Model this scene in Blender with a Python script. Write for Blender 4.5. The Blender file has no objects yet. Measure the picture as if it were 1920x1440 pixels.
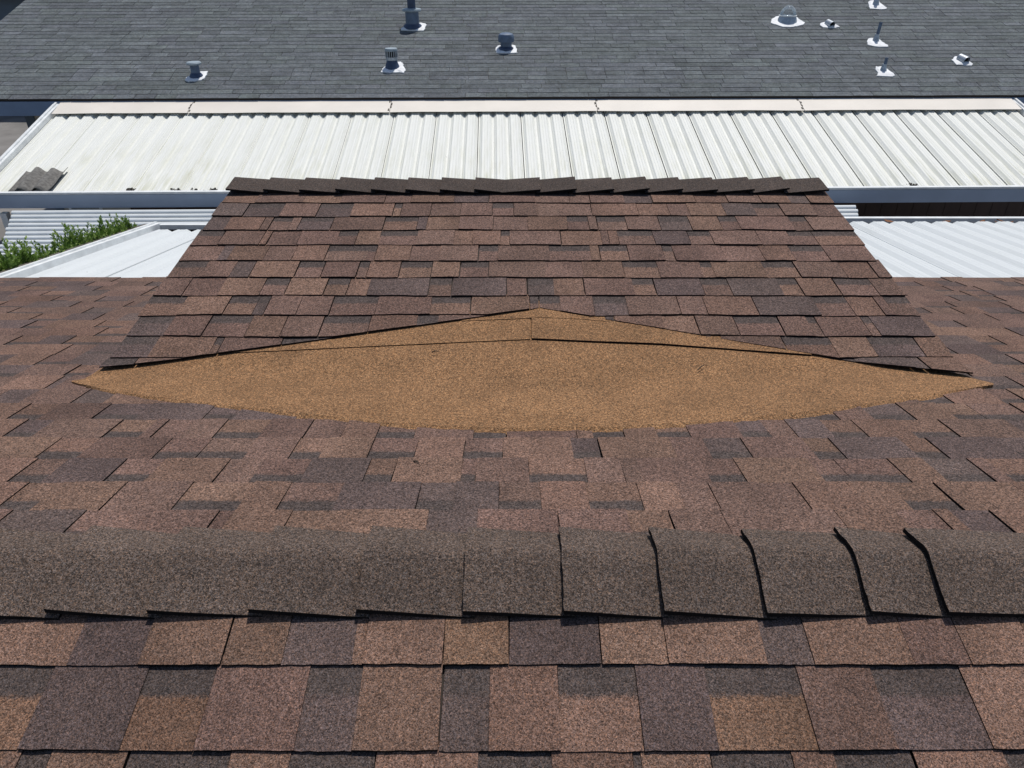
import bpy, math, random
from mathutils import Vector, Matrix, noise
random.seed(11)
V = Vector
# ------------------------------------------------------------------ camera, sky, sun, exposure
S = bpy.context.scene
FPX, PITCH = 1400.0, math.radians(32.0)
CAM = V((0, -1.12, 5.10))
cd = bpy.data.cameras.new('camera'); cam = bpy.data.objects.new('camera', cd)
S.collection.objects.link(cam); S.camera = cam
cam.location = CAM; cam.rotation_euler = (math.radians(90) - PITCH, 0, 0)
cd.sensor_width = 36; cd.lens = FPX / 1920 * 36; cd.clip_start = 0.05; cd.clip_end = 800
SUN_EL, SUN_AZ = math.radians(68), math.radians(24)      # azimuth clockwise from +Y
W = bpy.data.worlds.new('World'); S.world = W; W.use_nodes = True
nt = W.node_tree; bgn = nt.nodes['Background']; bgn.inputs['Strength'].default_value = 0.085
sky = nt.nodes.new('ShaderNodeTexSky'); sky.sky_type = 'NISHITA'; sky.sun_disc = False
sky.sun_elevation = SUN_EL; sky.sun_rotation = SUN_AZ
nt.links.new(sky.outputs[0], bgn.inputs[0])
ld = bpy.data.lights.new('sun', 'SUN'); ld.energy = 3.3; ld.angle = math.radians(0.53); ld.color = (1, 0.955, 0.89)
sun = bpy.data.objects.new('sun', ld); S.collection.objects.link(sun); sun.location = (6, 8, 20)
sd = V((math.sin(SUN_AZ) * math.cos(SUN_EL), math.cos(SUN_AZ) * math.cos(SUN_EL), math.sin(SUN_EL)))
sun.rotation_euler = sd.to_track_quat('Z', 'Y').to_euler()
S.view_settings.view_transform = 'Standard'; S.view_settings.look = 'None'
S.view_settings.exposure = 0.0; S.view_settings.gamma = 1.0; S.view_settings.use_curve_mapping = False
S.render.engine = 'CYCLES'

# ------------------------------------------------------------------ picture rays (to survey points on real planes)
RT, UP, FW = V((1, 0, 0)), V((0, math.sin(PITCH), math.cos(PITCH))), V((0, math.cos(PITCH), -math.sin(PITCH)))
def ray(px, py): return RT * ((px - 960) / FPX) + UP * ((720 - py) / FPX) + FW
def hit(px, py, O, n):
    d = ray(px, py); return CAM + d * ((O - CAM).dot(n) / d.dot(n))

# ------------------------------------------------------------------ materials
def mat(name):
    m = bpy.data.materials.new(name); m.use_nodes = True
    return m, m.node_tree, m.node_tree.nodes['Principled BSDF']
def N(t, typ, **kw):
    n = t.nodes.new(typ)
    for k, v in kw.items():
        if k.startswith('i_'): n.inputs[k[2:].replace('_', ' ')].default_value = v
        else: setattr(n, k, v)
    return n
def mixc(t, a, b, fac, mode='MIX'):
    n = t.nodes.new('ShaderNodeMix'); n.data_type = 'RGBA'; n.blend_type = mode
    for i, x in ((0, fac), (6, a), (7, b)):
        if hasattr(x, 'links'): t.links.new(x, n.inputs[i])
        else: n.inputs[i].default_value = x
    return n.outputs[2]
def ramp(t, src, stops, interp='LINEAR'):
    r = t.nodes.new('ShaderNodeValToRGB'); r.color_ramp.interpolation = interp
    e = r.color_ramp.elements
    while len(e) < len(stops): e.new(0.5)
    for el, (p, c) in zip(e, stops):
        el.position = p; el.color = c if len(c) == 4 else (*c, 1)
    t.links.new(src, r.inputs[0]); return r.outputs[0]
def g(v): return (v, v, v, 1)
def math_(t, op, a, b, c=None):
    n = t.nodes.new('ShaderNodeMath'); n.operation = op
    for i, x in enumerate((a, b, c)):
        if x is None: continue
        if hasattr(x, 'links'): t.links.new(x, n.inputs[i])
        else: n.inputs[i].default_value = x
    return n.outputs[0]

def granules(name, fine, coarse, contrast=1.0, warm=0.5, blotch=0.25, rough=0.92, band=None, specks=0.0, bump=0.35):
    """mineral-granule roofing: base tint from the mesh, granules from small random cells"""
    m, t, b = mat(name)
    pos = N(t, 'ShaderNodeNewGeometry').outputs['Position']
    at = N(t, 'ShaderNodeAttribute', attribute_name='tint'); pv = N(t, 'ShaderNodeAttribute', attribute_name='pv')
    def vor(sc):
        v = N(t, 'ShaderNodeTexVoronoi', feature='F1'); v.inputs['Scale'].default_value = sc
        t.links.new(pos, v.inputs['Vector']); return v
    v1, v2 = vor(fine), vor(coarse)
    s1 = N(t, 'ShaderNodeSeparateColor'); t.links.new(v1.outputs['Color'], s1.inputs[0])
    s2 = N(t, 'ShaderNodeSeparateColor'); t.links.new(v2.outputs['Color'], s2.inputs[0])
    c = at.outputs['Color']
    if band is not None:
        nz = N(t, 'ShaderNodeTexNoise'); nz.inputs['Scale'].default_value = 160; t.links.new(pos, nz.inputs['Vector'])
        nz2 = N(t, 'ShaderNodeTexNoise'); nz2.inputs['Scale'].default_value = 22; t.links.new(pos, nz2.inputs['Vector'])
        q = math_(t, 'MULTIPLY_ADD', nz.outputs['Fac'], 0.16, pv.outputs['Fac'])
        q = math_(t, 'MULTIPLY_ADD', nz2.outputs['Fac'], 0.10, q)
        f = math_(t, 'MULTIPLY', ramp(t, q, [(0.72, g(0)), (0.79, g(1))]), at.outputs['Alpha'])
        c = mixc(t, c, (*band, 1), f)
    lo, hi = 1 - 0.55 * contrast, 1 + 0.75 * contrast
    m1 = ramp(t, s1.outputs['Red'], [(0.0, g(lo * .5)), (0.18, g(lo)), (0.55, g(1.0)), (0.86, g(1.12)), (1.0, g(min(hi, 2)))])
    m2 = ramp(t, s2.outputs['Red'], [(0.0, g(1 - .42 * contrast)), (0.5, g(1.0)), (1.0, g(1 + .34 * contrast))])
    c = mixc(t, c, m1, 1.0, 'MULTIPLY'); c = mixc(t, c, m2, 1.0, 'MULTIPLY')
    hue = ramp(t, s1.outputs['Green'], [(0.0, (.84, .98, 1.12)), (0.5, (1, 1, 1)), (1.0, (1.2, 1.0, .78))])
    c = mixc(t, c, hue, warm, 'MULTIPLY')
    bl = N(t, 'ShaderNodeTexNoise'); bl.inputs['Scale'].default_value = 5.5; bl.inputs['Detail'].default_value = 5
    t.links.new(pos, bl.inputs['Vector'])
    c = mixc(t, c, ramp(t, bl.outputs['Fac'], [(0.3, g(1 - blotch)), (0.7, g(1 + blotch))]), 1.0, 'MULTIPLY')
    if specks:
        v3 = vor(9.0); n3 = N(t, 'ShaderNodeTexNoise'); n3.inputs['Scale'].default_value = 46; t.links.new(pos, n3.inputs['Vector'])
        c = mixc(t, c, (.34, .37, .38, 1), math_(t, 'MULTIPLY', ramp(t, n3.outputs['Fac'], [(0.665, g(0)), (0.72, g(1))]), specks))
    t.links.new(c, b.inputs['Base Color']); b.inputs['Roughness'].default_value = rough
    b.inputs['Specular IOR Level'].default_value = 0.25
    bm = N(t, 'ShaderNodeBump'); bm.inputs['Strength'].default_value = bump; bm.inputs['Distance'].default_value = 0.0012
    t.links.new(v1.outputs['Distance'], bm.inputs['Height']); t.links.new(bm.outputs[0], b.inputs['Normal'])
    return m
def plain(name, col, rough=0.6, metal=0.0, var=0.12, scale=6.0, spec=0.5, stretch=None):
    m, t, b = mat(name)
    pos = N(t, 'ShaderNodeNewGeometry').outputs['Position']
    if stretch:
        mp = N(t, 'ShaderNodeMapping'); mp.inputs['Scale'].default_value = stretch; t.links.new(pos, mp.inputs[0]); pos = mp.outputs[0]
    nz = N(t, 'ShaderNodeTexNoise'); nz.inputs['Scale'].default_value = scale; nz.inputs['Detail'].default_value = 6
    t.links.new(pos, nz.inputs['Vector'])
    c = mixc(t, (*col, 1), ramp(t, nz.outputs['Fac'], [(0.3, g(1 - var)), (0.7, g(1 + var))]), 1.0, 'MULTIPLY')
    t.links.new(c, b.inputs['Base Color']); b.inputs['Roughness'].default_value = rough
    b.inputs['Metallic'].default_value = metal; b.inputs['Specular IOR Level'].default_value = spec
    return m
def awning_paint(name, col, dirt, amount):
    m, t, b = mat(name)
    pos = N(t, 'ShaderNodeNewGeometry').outputs['Position']
    pv = N(t, 'ShaderNodeAttribute', attribute_name='pv')
    mp = N(t, 'ShaderNodeMapping'); mp.inputs['Scale'].default_value = (9, .7, 2); t.links.new(pos, mp.inputs[0])
    st = N(t, 'ShaderNodeTexNoise'); st.inputs['Scale'].default_value = 3; st.inputs['Detail'].default_value = 7; t.links.new(mp.outputs[0], st.inputs['Vector'])
    bl = N(t, 'ShaderNodeTexNoise'); bl.inputs['Scale'].default_value = 1.3; bl.inputs['Detail'].default_value = 8; t.links.new(pos, bl.inputs['Vector'])
    f = math_(t, 'MULTIPLY', ramp(t, st.outputs['Fac'], [(0.42, g(0)), (0.75, g(1))]), ramp(t, bl.outputs['Fac'], [(0.35, g(.25)), (0.65, g(1))]))
    low = ramp(t, pv.outputs['Fac'], [(0.0, g(1)), (0.25, g(.55)), (0.7, g(.25)), (1.0, g(.3))])
    f = math_(t, 'MULTIPLY', math_(t, 'MULTIPLY', f, low), amount)
    c = mixc(t, (*col, 1), (*dirt, 1), f)
    sp = N(t, 'ShaderNodeTexNoise'); sp.inputs['Scale'].default_value = 17; sp.inputs['Detail'].default_value = 3; t.links.new(pos, sp.inputs['Vector'])
    c = mixc(t, c, (.16, .15, .11, 1), math_(t, 'MULTIPLY', ramp(t, sp.outputs['Fac'], [(0.74, g(0)), (0.79, g(1))]), .6))
    t.links.new(c, b.inputs['Base Color']); b.inputs['Roughness'].default_value = 0.5
    return m
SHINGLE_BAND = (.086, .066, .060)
M = {}
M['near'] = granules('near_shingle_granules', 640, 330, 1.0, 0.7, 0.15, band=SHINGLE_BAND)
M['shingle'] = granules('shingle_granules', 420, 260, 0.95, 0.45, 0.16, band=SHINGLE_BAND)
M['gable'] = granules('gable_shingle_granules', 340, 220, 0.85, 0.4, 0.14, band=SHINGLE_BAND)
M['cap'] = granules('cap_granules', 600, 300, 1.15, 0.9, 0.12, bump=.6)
M['gold'] = granules('tan_roll_granules', 420, 270, 1.1, 0.6, 0.13, bump=.5)
M['slate'] = granules('dark_shingle_granules', 120, 28, 0.4, 0.5, 0.16, specks=0.4)
M['edge'] = plain('asphalt_edge', (.012, .011, .011), .95, var=.3, scale=60, spec=.1)
M['slate_edge'] = plain('weathered_edge', (.05, .055, .058), .95, var=.5, scale=25, spec=.1)
M['tar'] = plain('black_tar', (.015, .014, .014), .7, var=.3, scale=40)
M['deck'] = plain('roof_deck', (.05, .04, .035), .95)
M['awn_up'] = awning_paint('cream_white_awning_paint', (.78, .79, .745), (.50, .50, .33), .9)
M['awn_lo'] = awning_paint('cool_white_awning_paint', (.67, .70, .705), (.45, .47, .42), .35)
M['slat'] = plain('white_slat_paint', (.74, .78, .80), .45, var=.05)
M['flash'] = plain('cream_flashing', (.77, .72, .645), .6, var=.06, scale=2)
M['gutter'] = plain('shaded_gutter_paint', (.34, .41, .52), .35, var=.06, scale=3)  # bluish white paint with the blue grey of sky-lit shade put into it
M['lip'] = plain('white_gutter_lip', (.76, .78, .78), .5, var=.12, scale=9)
M['fascia'] = plain('shade_blue_fascia', (.17, .24, .36), .5, var=.06)  # blue of the shaded eave is put into the board's base colour
M['wallbrown'] = plain('dark_brown_siding', (.075, .045, .036), .8, var=.25, scale=4, stretch=(1, 1, .2))
M['wallgrey'] = plain('grey_brown_wall', (.10, .085, .075), .8, var=.15)
M['wallcream'] = plain('cream_wall', (.45, .41, .35), .8)
M['slateblue'] = plain('slate_blue_wall', (.09, .125, .17), .7, var=.08)
M['concrete'] = plain('concrete', (.20, .19, .18), .9, var=.25, scale=1.2)
M['ventblue'] = plain('shade_blue_vent', (.12, .165, .24), .45, var=.2, scale=14)  # blue shade on the vents' near sides is part of this colour
M['ventdark'] = plain('shade_blue_boot', (.045, .07, .13), .5, var=.2, scale=14)  # boot colour also takes in the dark blue shadow around its foot
M['ventlight'] = plain('light_vent_cap', (.32, .38, .42), .45, var=.12, scale=14)
M['galv'] = plain('galvanised_metal', (.46, .50, .54), .45, .55, var=.2, scale=20)
M['white'] = plain('white_roof_sealant', (.78, .80, .82), .6, var=.14, scale=12)
M['black'] = plain('hollow_shade', (.008, .008, .008), .9)  # near-black stands in for the shade inside hollow vents
M['greypatch'] = plain('grey_weathered_sheet', (.16, .155, .145), .9, var=.35, scale=30)
M['leafbrown'] = plain('dead_leaf', (.22, .09, .035), .8, var=.3, scale=30)
M['twig'] = plain('twig_bark', (.035, .028, .02), .9)
M['debris'] = plain('gutter_debris', (.10, .09, .075), .95, var=.5, scale=50)
M['bark'] = plain('juniper_bark', (.10, .065, .045), .9)
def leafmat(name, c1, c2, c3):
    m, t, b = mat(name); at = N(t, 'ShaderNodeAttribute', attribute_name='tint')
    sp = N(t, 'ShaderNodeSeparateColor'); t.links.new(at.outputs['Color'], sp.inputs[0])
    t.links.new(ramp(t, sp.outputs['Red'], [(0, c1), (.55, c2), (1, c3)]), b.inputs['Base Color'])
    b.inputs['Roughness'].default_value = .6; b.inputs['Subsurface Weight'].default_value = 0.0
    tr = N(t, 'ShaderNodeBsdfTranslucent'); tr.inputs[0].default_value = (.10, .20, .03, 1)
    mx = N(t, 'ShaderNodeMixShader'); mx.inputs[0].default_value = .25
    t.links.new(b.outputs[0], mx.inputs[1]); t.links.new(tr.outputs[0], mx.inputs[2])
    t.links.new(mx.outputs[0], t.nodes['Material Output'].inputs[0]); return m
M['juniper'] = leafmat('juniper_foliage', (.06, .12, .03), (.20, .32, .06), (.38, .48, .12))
gm, t, b = mat('clear_dome'); b.inputs['Base Color'].default_value = (.75, .8, .83, 1); b.inputs['Roughness'].default_value = .08
tr = N(t, 'ShaderNodeBsdfTransparent'); tr.inputs[0].default_value = (.93, .95, .96, 1); mx = N(t, 'ShaderNodeMixShader'); fr_ = N(t, 'ShaderNodeFresnel'); fr_.inputs[0].default_value = 1.5
t.links.new(math_(t, 'MULTIPLY_ADD', fr_.outputs[0], .9, .06), mx.inputs[0]); t.links.new(tr.outputs[0], mx.inputs[1]); t.links.new(b.outputs[0], mx.inputs[2]); t.links.new(mx.outputs[0], t.nodes['Material Output'].inputs[0]); M['dome'] = gm
gm, t, b = mat('window_glass'); b.inputs['Base Color'].default_value = (.02, .03, .03, 1); b.inputs['Roughness'].default_value = .06; M['glass'] = gm

# ------------------------------------------------------------------ builders
WL = {}                                                    # world position of every object made
def _link(o, loc, parent):
    S.collection.objects.link(o); WL[o] = V(loc)
    if parent is not None: o.parent = parent; o.location = V(loc) - WL[parent]
    else: o.location = loc
    return o
def empty(name, loc, parent=None):
    o = bpy.data.objects.new(name, None); o.empty_display_size = .2; return _link(o, loc, parent)
def tag(o, label=None, cat=None, group=None, kind=None):
    for k, v in (('label', label), ('category', cat), ('group', group), ('kind', kind)):
        if v: o[k] = v
    return o
class MB:
    def __init__(s): s.v = []; s.f = []; s.m = []; s.t = []; s.p = []
    def vert(s, p, tint=(1, 1, 1, 0), pv=0.0): s.v.append(V(p)); s.t.append(tint); s.p.append(pv); return len(s.v) - 1
    def face(s, ids, mi=0): s.f.append(tuple(ids)); s.m.append(mi)
    def prism(s, top, bot, tint=(1, 1, 1, 0), pvs=None, side=1, under=True, mtop=0):
        n = len(top); pvs = pvs or [0] * n
        tl = tint if isinstance(tint, list) else [tint] * n
        a = [s.vert(p, c, q) for p, c, q in zip(top, tl, pvs)]; b = [s.vert(p, c, q) for p, c, q in zip(bot, tl, pvs)]
        s.face(a, mtop)
        for i in range(n): j = (i + 1) % n; s.face((a[i], b[i], b[j], a[j]), side)
        if under: s.face(b[::-1], side)
    def box(s, c, sx, sy, sz, R=None, mi=0):
        c = V(c); P = []
        for k in (-1, 1):
            for (i, j) in ((-1, -1), (1, -1), (1, 1), (-1, 1)):
                d = V((i * sx / 2, j * sy / 2, k * sz / 2)); P.append(s.vert(c + (R @ d if R else d)))
        for q in ((3, 2, 1, 0), (4, 5, 6, 7), (0, 1, 5, 4), (1, 2, 6, 5), (2, 3, 7, 6), (3, 0, 4, 7)): s.face([P[i] for i in q], mi)
    def lathe(s, base, prof, seg=20, axis=V((0, 0, 1)), mi=0, captop=True):
        ax = axis.normalized(); e1 = ax.orthogonal().normalized(); e2 = ax.cross(e1); rings = []
        for (r, h) in prof:
            rings.append([s.vert(V(base) + ax * h + (e1 * math.cos(6.28318 * k / seg) + e2 * math.sin(6.28318 * k / seg)) * r) for k in range(seg)])
        for A, B in zip(rings, rings[1:]):
            for k in range(seg): s.face((A[k], A[(k + 1) % seg], B[(k + 1) % seg], B[k]), mi)
        if captop: s.face(rings[-1], mi)
        s.face(rings[0][::-1], mi)
    def tube(s, pts, r, seg=8, mi=0):
        rings = []
        for i, p in enumerate(pts):
            d = (V(pts[min(i + 1, len(pts) - 1)]) - V(pts[max(i - 1, 0)])).normalized(); e1 = d.orthogonal().normalized(); e2 = d.cross(e1)
            rr = r[i] if isinstance(r, (list, tuple)) else r
            rings.append([s.vert(V(p) + (e1 * math.cos(6.28318 * k / seg) + e2 * math.sin(6.28318 * k / seg)) * rr) for k in range(seg)])
        for A, B in zip(rings, rings[1:]):
            for k in range(seg): s.face((A[k], A[(k + 1) % seg], B[(k + 1) % seg], B[k]), mi)
        s.face(rings[0][::-1], mi); s.face(rings[-1], mi)
    def build(s, name, mats, parent=None, smooth=False, loc=None):
        if loc is None:
            loc = sum(s.v, V()) / max(1, len(s.v)); loc.z = min(p.z for p in s.v)
        me = bpy.data.meshes.new(name); me.from_pydata([p - loc for p in s.v], [], s.f)
        mats = mats if isinstance(mats, (list, tuple)) else [mats]
        for m in mats: me.materials.append(m)
        k = len(mats) - 1; me.polygons.foreach_set('material_index', [min(i, k) for i in s.m])
        a = me.attributes.new('tint', 'FLOAT_COLOR', 'POINT'); a.data.foreach_set('color', [x for c in s.t for x in c])
        a = me.attributes.new('pv', 'FLOAT', 'POINT'); a.data.foreach_set('value', s.p)
        if smooth: me.polygons.foreach_set('use_smooth', [True] * len(s.f))
        me.update(); o = bpy.data.objects.new(name, me); return _link(o, loc, parent)
class Frame:
    def __init__(s, O, u, v): s.O, s.u, s.v = V(O), V(u).normalized(), V(v).normalized(); s.n = s.u.cross(s.v)
    def pt(s, a, b, c=0): return s.O + s.u * a + s.v * b + s.n * c
    def uv(s, p): d = V(p) - s.O; return (d.dot(s.u), d.dot(s.v))
    def px(s, x, y): return s.uv(hit(x, y, s.O, s.n))
def clip(poly, a, b):
    """keep the part of a (u,v) polygon left of the line a->b"""
    out = []; sd = lambda p: (b[0] - a[0]) * (p[1] - a[1]) - (b[1] - a[1]) * (p[0] - a[0])
    for i, p in enumerate(poly):
        q = poly[(i + 1) % len(poly)]; x, y = sd(p), sd(q)
        if x >= 0: out.append(p)
        if (x < 0) != (y < 0): k = x / (x - y); out.append((p[0] + (q[0] - p[0]) * k, p[1] + (q[1] - p[1]) * k))
    return out
def shingle(mb, fr, u0, u1, v0, e, th, base, tint, wave=None, clips=(), seg=4, curl=0.0, jag=.0012, over=1.12):
    wave = wave or (lambda u: 0.0); P = []
    for i in range(seg + 1):
        u = u0 + (u1 - u0) * i / seg
        P.append((u, v0 + wave(u) + random.uniform(-jag, jag)))
    k = random.uniform(-.002, .002)
    P += [(u1 + k, v0 + e * over), (u0 + k, v0 + e * over)]
    for c in clips:
        P = clip(P, *c)
        if len(P) < 3: return False
    if max(p[0] for p in P) - min(p[0] for p in P) < .012 or max(p[1] for p in P) - min(p[1] for p in P) < .012: return False
    c0, c1 = random.uniform(0, curl), random.uniform(0, curl); top, bot, pvs, tl = [], [], [], []; ga, gb = 1 + random.uniform(-.16, .16), 1 + random.uniform(-.16, .16)
    for (u, v) in P:
        s = (v - v0) / e; zb = base * (1 - s); f = (u - u0) / (u1 - u0)
        lift = (c0 * (1 - f) + c1 * f) * max(0, 1 - s) ** 2
        top.append(fr.pt(u, v, zb + th + lift)); bot.append(fr.pt(u, v, zb + lift * .8 - .0015)); pvs.append(s)
        w = ga * (1 - f) + gb * f; tl.append((tint[0] * w, tint[1] * w, tint[2] * w, tint[3]))
    mb.prism(top, bot, tl, pvs); return True
LT, MD, DK, OR = (.182, .111, .083), (.162, .101, .081), (.118, .084, .076), (.196, .116, .079)
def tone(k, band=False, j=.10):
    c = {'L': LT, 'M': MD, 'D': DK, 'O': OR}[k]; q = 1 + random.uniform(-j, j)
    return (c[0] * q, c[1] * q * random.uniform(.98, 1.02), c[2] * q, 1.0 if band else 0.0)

# ------------------------------------------------------------------ the ground
mb = MB()
mb.face([mb.vert((x, y, 0)) for x, y in ((-250, -250), (250, -250), (250, 250), (-250, 250))])
tag(mb.build('ground', M['concrete'], loc=V((0, 0, 0))), kind='structure')

# ------------------------------------------------------------------ the brown shingled house underfoot
ZR, T14 = 4.0, math.tan(math.radians(14)); HX = 5.2; EX = .1435
c14, s14 = math.cos(math.radians(14)), math.sin(math.radians(14))
house = tag(empty('shingled_house', (0, 0, 0)), 'brown shingled house whose ridge and roof slopes fill the foreground', 'house')
LEN = 3.155                                               # slope length ridge to eave
eY, eZ = LEN * c14, ZR - LEN * s14
nearF = Frame((0, 0, ZR), (1, 0, 0), (0, c14, s14))         # v = 0 at ridge, negative down towards the viewer
farF = Frame((0, eY, eZ), (-1, 0, 0), (0, -c14, s14))       # v = 0 at far eave, LEN at ridge
mb = MB()
for y0, y1 in ((-2.75, -2.65), (2.65, 2.75)): mb.box((0, (y0 + y1) / 2, 1.62), HX * 2 - .6, .1, 3.2)
for x in (-HX + .35, HX - .35): mb.box((x, 0, 1.62), .1, 5.296, 3.2)
mb.build('wall', M['wallcream'], house)
def deck(name, fr, u0, u1, v0, v1, th=.03):
    m_ = MB(); q = ((u0, v0), (u1, v0), (u1, v1), (u0, v1))
    m_.prism([fr.pt(a, b, -.004) for a, b in q], [fr.pt(a, b, -.004 - th) for a, b in q], side=0); return m_.build(name, M['deck'], house)
near = deck('near_slope', nearF, -HX, HX, -LEN, -.01)
far = deck('far_slope', farF, -HX, HX, .0, LEN - .01)
mb = MB(); mb.box((0, eY - .03, eZ - .115), HX * 2, .025, .14); mb.build('eave_fascia', M['lip'], house)

# near slope: the courses in the picture follow its layout, the rest are laid at random
CA = [(-25, 'L', 0), (150, 'D', 0), (281, 'L', 1), (432, 'L', 1), (540, 'D', 0), (668, 'L', 0), (687, 'L', 1), (835, 'O', 1), (955, 'D', 0), (1125, 'L', 0), (1246, 'L', 1), (1425, 'D', 0), (1511, 'L', 1), (1693, 'M', 1), (1797, 'L', 1), (1925, 'D', 0)]
CB = [(-70, 'O', 2), (72, 'D', 1), (255, 'O', 2), (388, 'M', 1), (568, 'D', 2), (673, 'L', 1), (829, 'D', 2), (918, 'L', 1), (1048, 'L', 2), (1198, 'D', 1), (1332, 'O', 2), (1512, 'M', 1), (1655, 'D', 2), (1826, 'L', 1), (1985, 'D', 0)]
CC = [(-60, 'L', 1), (40, 'D', 2), (98, 'L', 1), (243, 'D', 2), (433, 'L', 1), (545, 'D', 2), (705, 'L', 1), (895, 'D', 2), (1035, 'L', 1), (1186, 'D', 2), (1202, 'L', 1), (1333, 'D', 2), (1484, 'L', 1), (1562, 'D', 2), (1712, 'L', 1), (1880, 'M', 2), (2030, 'L', 1)]
vA = nearF.px(960, 1250)[1]; vB = nearF.px(960, 1411)[1]; EN = vA - vB
def lay_course(fr, v0, e, parent, material, cuts, wave, th_hi, th_lo, base, clips=(), curl=.002, jag=.0012, seg=4, stuff=None, inside=None, over=1.12, slit=(.5, .0022)):
    for (u0, u1, k, kind) in cuts:
        if u1 - u0 > .03 and random.random() < slit[0]: u1 -= slit[1] * random.uniform(.5, 1.3)
        raised = kind == 1; mb_ = stuff if (stuff is not None and not (inside and inside((u0 + u1) / 2, v0))) else MB()
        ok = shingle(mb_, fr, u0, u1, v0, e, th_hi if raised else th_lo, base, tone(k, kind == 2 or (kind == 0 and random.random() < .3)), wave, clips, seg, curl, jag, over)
        if ok and mb_ is not stuff: mb_.build('shingle', [material, M['edge']], parent)
def random_cuts(a, b, w=(.10, .27), weights='LLLMMMMDD', start=None):
    u = a if start is None else start; out = []; r = random.random() < .5
    while u < b:
        wd = random.uniform(*w) if r else random.uniform(w[0] * .8, w[1] * .75)
        if random.random() < .06: wd = random.uniform(.03, .05)
        x1 = min(u + wd, b)
        if b - x1 < .05: x1 = b
        k = random.choice(weights if r else weights + 'MD'); out.append((u, x1, k, 1 if r else (2 if random.random() < .6 else 0)))
        u = x1; r = not r if random.random() < .85 else r
    return out
def wav(amp, seed):
    p = random.uniform(0, 99)
    return lambda u: amp * (noise.noise(V((u * 1.7, seed * 3.1, p))) + .5 * noise.noise(V((u * 5.1, seed, p))))
spill = MB()
def mkcuts(C, py):
    us = [nearF.px(x, py)[0] for x, _, _ in C]
    return [(us[i], us[i + 1], C[i][1], C[i][2]) for i in range(len(C) - 1)]
for C, py, v in ((CA, 1200, vA), (CB, 1331, vB), (CC, 1425, vB - EN)):
    cu = mkcuts(C, py); wv = wav(.003, v)
    lay_course(nearF, v, EN, near, M['near'], cu, wv, .0065, .0035, .0055, seg=7, jag=.0011, curl=.0015)
    for a, b in ((-HX, cu[0][0]), (cu[-1][1], HX)): lay_course(nearF, v, EN, near, M['near'], random_cuts(a, b), wv, .0065, .0035, .0055, stuff=spill)
k = 0
while True:                                               # courses under the cap and below the frame
    v = vA + EN if k == 0 else vB - EN * (1 + k)
    if v < -LEN: break
    if k == 0: k = 1; continue                            # wholly under the caps
    lay_course(nearF, v, EN, near, M['near'], random_cuts(-HX, HX), wav(.003, k), .0065, .0035, .0055, stuff=spill, over=1.12 if k else min(1.12, (-v - .012) / EN))
    k += 1
tag(spill.build('shingle_field', [M['near'], M['edge']], near), kind='stuff')

# gable (porch) roof: plane rising away from the valley at 8 degrees
A8 = math.radians(8.0); YV = 1.156; ZV = ZR - YV * T14; GUP = .016
class FootFrame(Frame):                                   # the foot of the gable rides up over the shingles below it
    def pt(s, a, b, c=0): return s.O + s.u * a + s.v * b + s.n * (c + max(0, .055 - b) * .30)
gF = FootFrame((0, YV, ZV + GUP), (1, 0, 0), (0, math.cos(A8), math.sin(A8)))
GX0, GX1 = gF.px(431, 363)[0], gF.px(1546, 363)[0]
GV = gF.px(960, 343)[1]                                   # slope length up to its ridge
gL, gR, gA = gF.px(188, 696), gF.px(1817, 716), gF.px(1012, 579)
TX0, TX1 = GX0, GX1; GX0, GX1 = gL[0], gR[0]
rake = lambda v, a, b: a + (b - a) * max(0, min(1, v / GV))
mb = MB(); q = [(GX0 + .02, 0.03), (GX1 - .02, 0.03), (TX1 - .02, GV), (TX0 + .02, GV)]
mb.prism([Frame.pt(gF, a, b, -.006) for a, b in q], [Frame.pt(gF, a, b, -.03) for a, b in q], side=0)
gable = mb.build('gable_slope', M['deck'], house)
rid = gF.pt(0, GV, 0)                                     # ridge point
mb = MB()                                                 # steep back of the gable and its side cheeks
by = rid.y + .62; bz = ZR - .9
for x0, x1 in ((TX0 + .03, TX1 - .03),):
    P = [V((x0, rid.y, rid.z - .02)), V((x1, rid.y, rid.z - .02)), V((x1, by, bz)), V((x0, by, bz))]
    mb.prism([P[1], P[0], P[3], P[2]], [p - V((0, .03, .03)) for p in (P[1], P[0], P[3], P[2])], side=0)
mb.build('back_slope', M['deck'], house)
for xb, x in ((GX0 + .05, TX0 + .05), (GX1 - .05, TX1 - .05)):
    mb = MB(); A = [V((xb, YV + .05, ZV - .02)), V((x, rid.y, rid.z - .04)), V((x, by - .03, bz)), V((x, rid.y, ZR - rid.y * T14 - .05))]
    mb.prism(A, [p + V((.02, 0, 0)) for p in A], side=0); mb.build('cheek_wall', M['wallcream'], house)
nC = 11; EG = GV / (nC + .25)
cl = [(gL, gA)] ; cr = [(gA, gR)]
for k in range(nC + 1):
    v0 = .055 + k * EG - EG * .9
    wv = wav(.011, k)
    a, b = rake(v0 + EG * .5, GX0, TX0) + random.uniform(-.006, .006), rake(v0 + EG * .5, GX1, TX1) + random.uniform(-.006, .008)
    cuts = random_cuts(a, b, (.10, .25), 'LLLMMMD')
    # the cut valley edge has a peak at A: clip each side by its own line
    for cu in cuts:
        halves = [cu]
        if cu[0] < gA[0] < cu[1] and v0 < gA[1] + .005: halves = [(cu[0], gA[0] + .0008, cu[2], cu[3]), (gA[0] - .0008, cu[1], cu[2], cu[3])]
        for h in halves:
            lay_course(gF, v0, EG, gable, M['gable'], [h], wv, .0050, .0030, .0045, clips=() if v0 > gA[1] + .005 else (cl if h[1] <= gA[0] + .001 else cr), slit=(.65, .0035), curl=.0032, jag=.0014, seg=5, over=1.12 if k < nC else max(.2, min(1.1, (GV - v0) / EG)))

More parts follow.
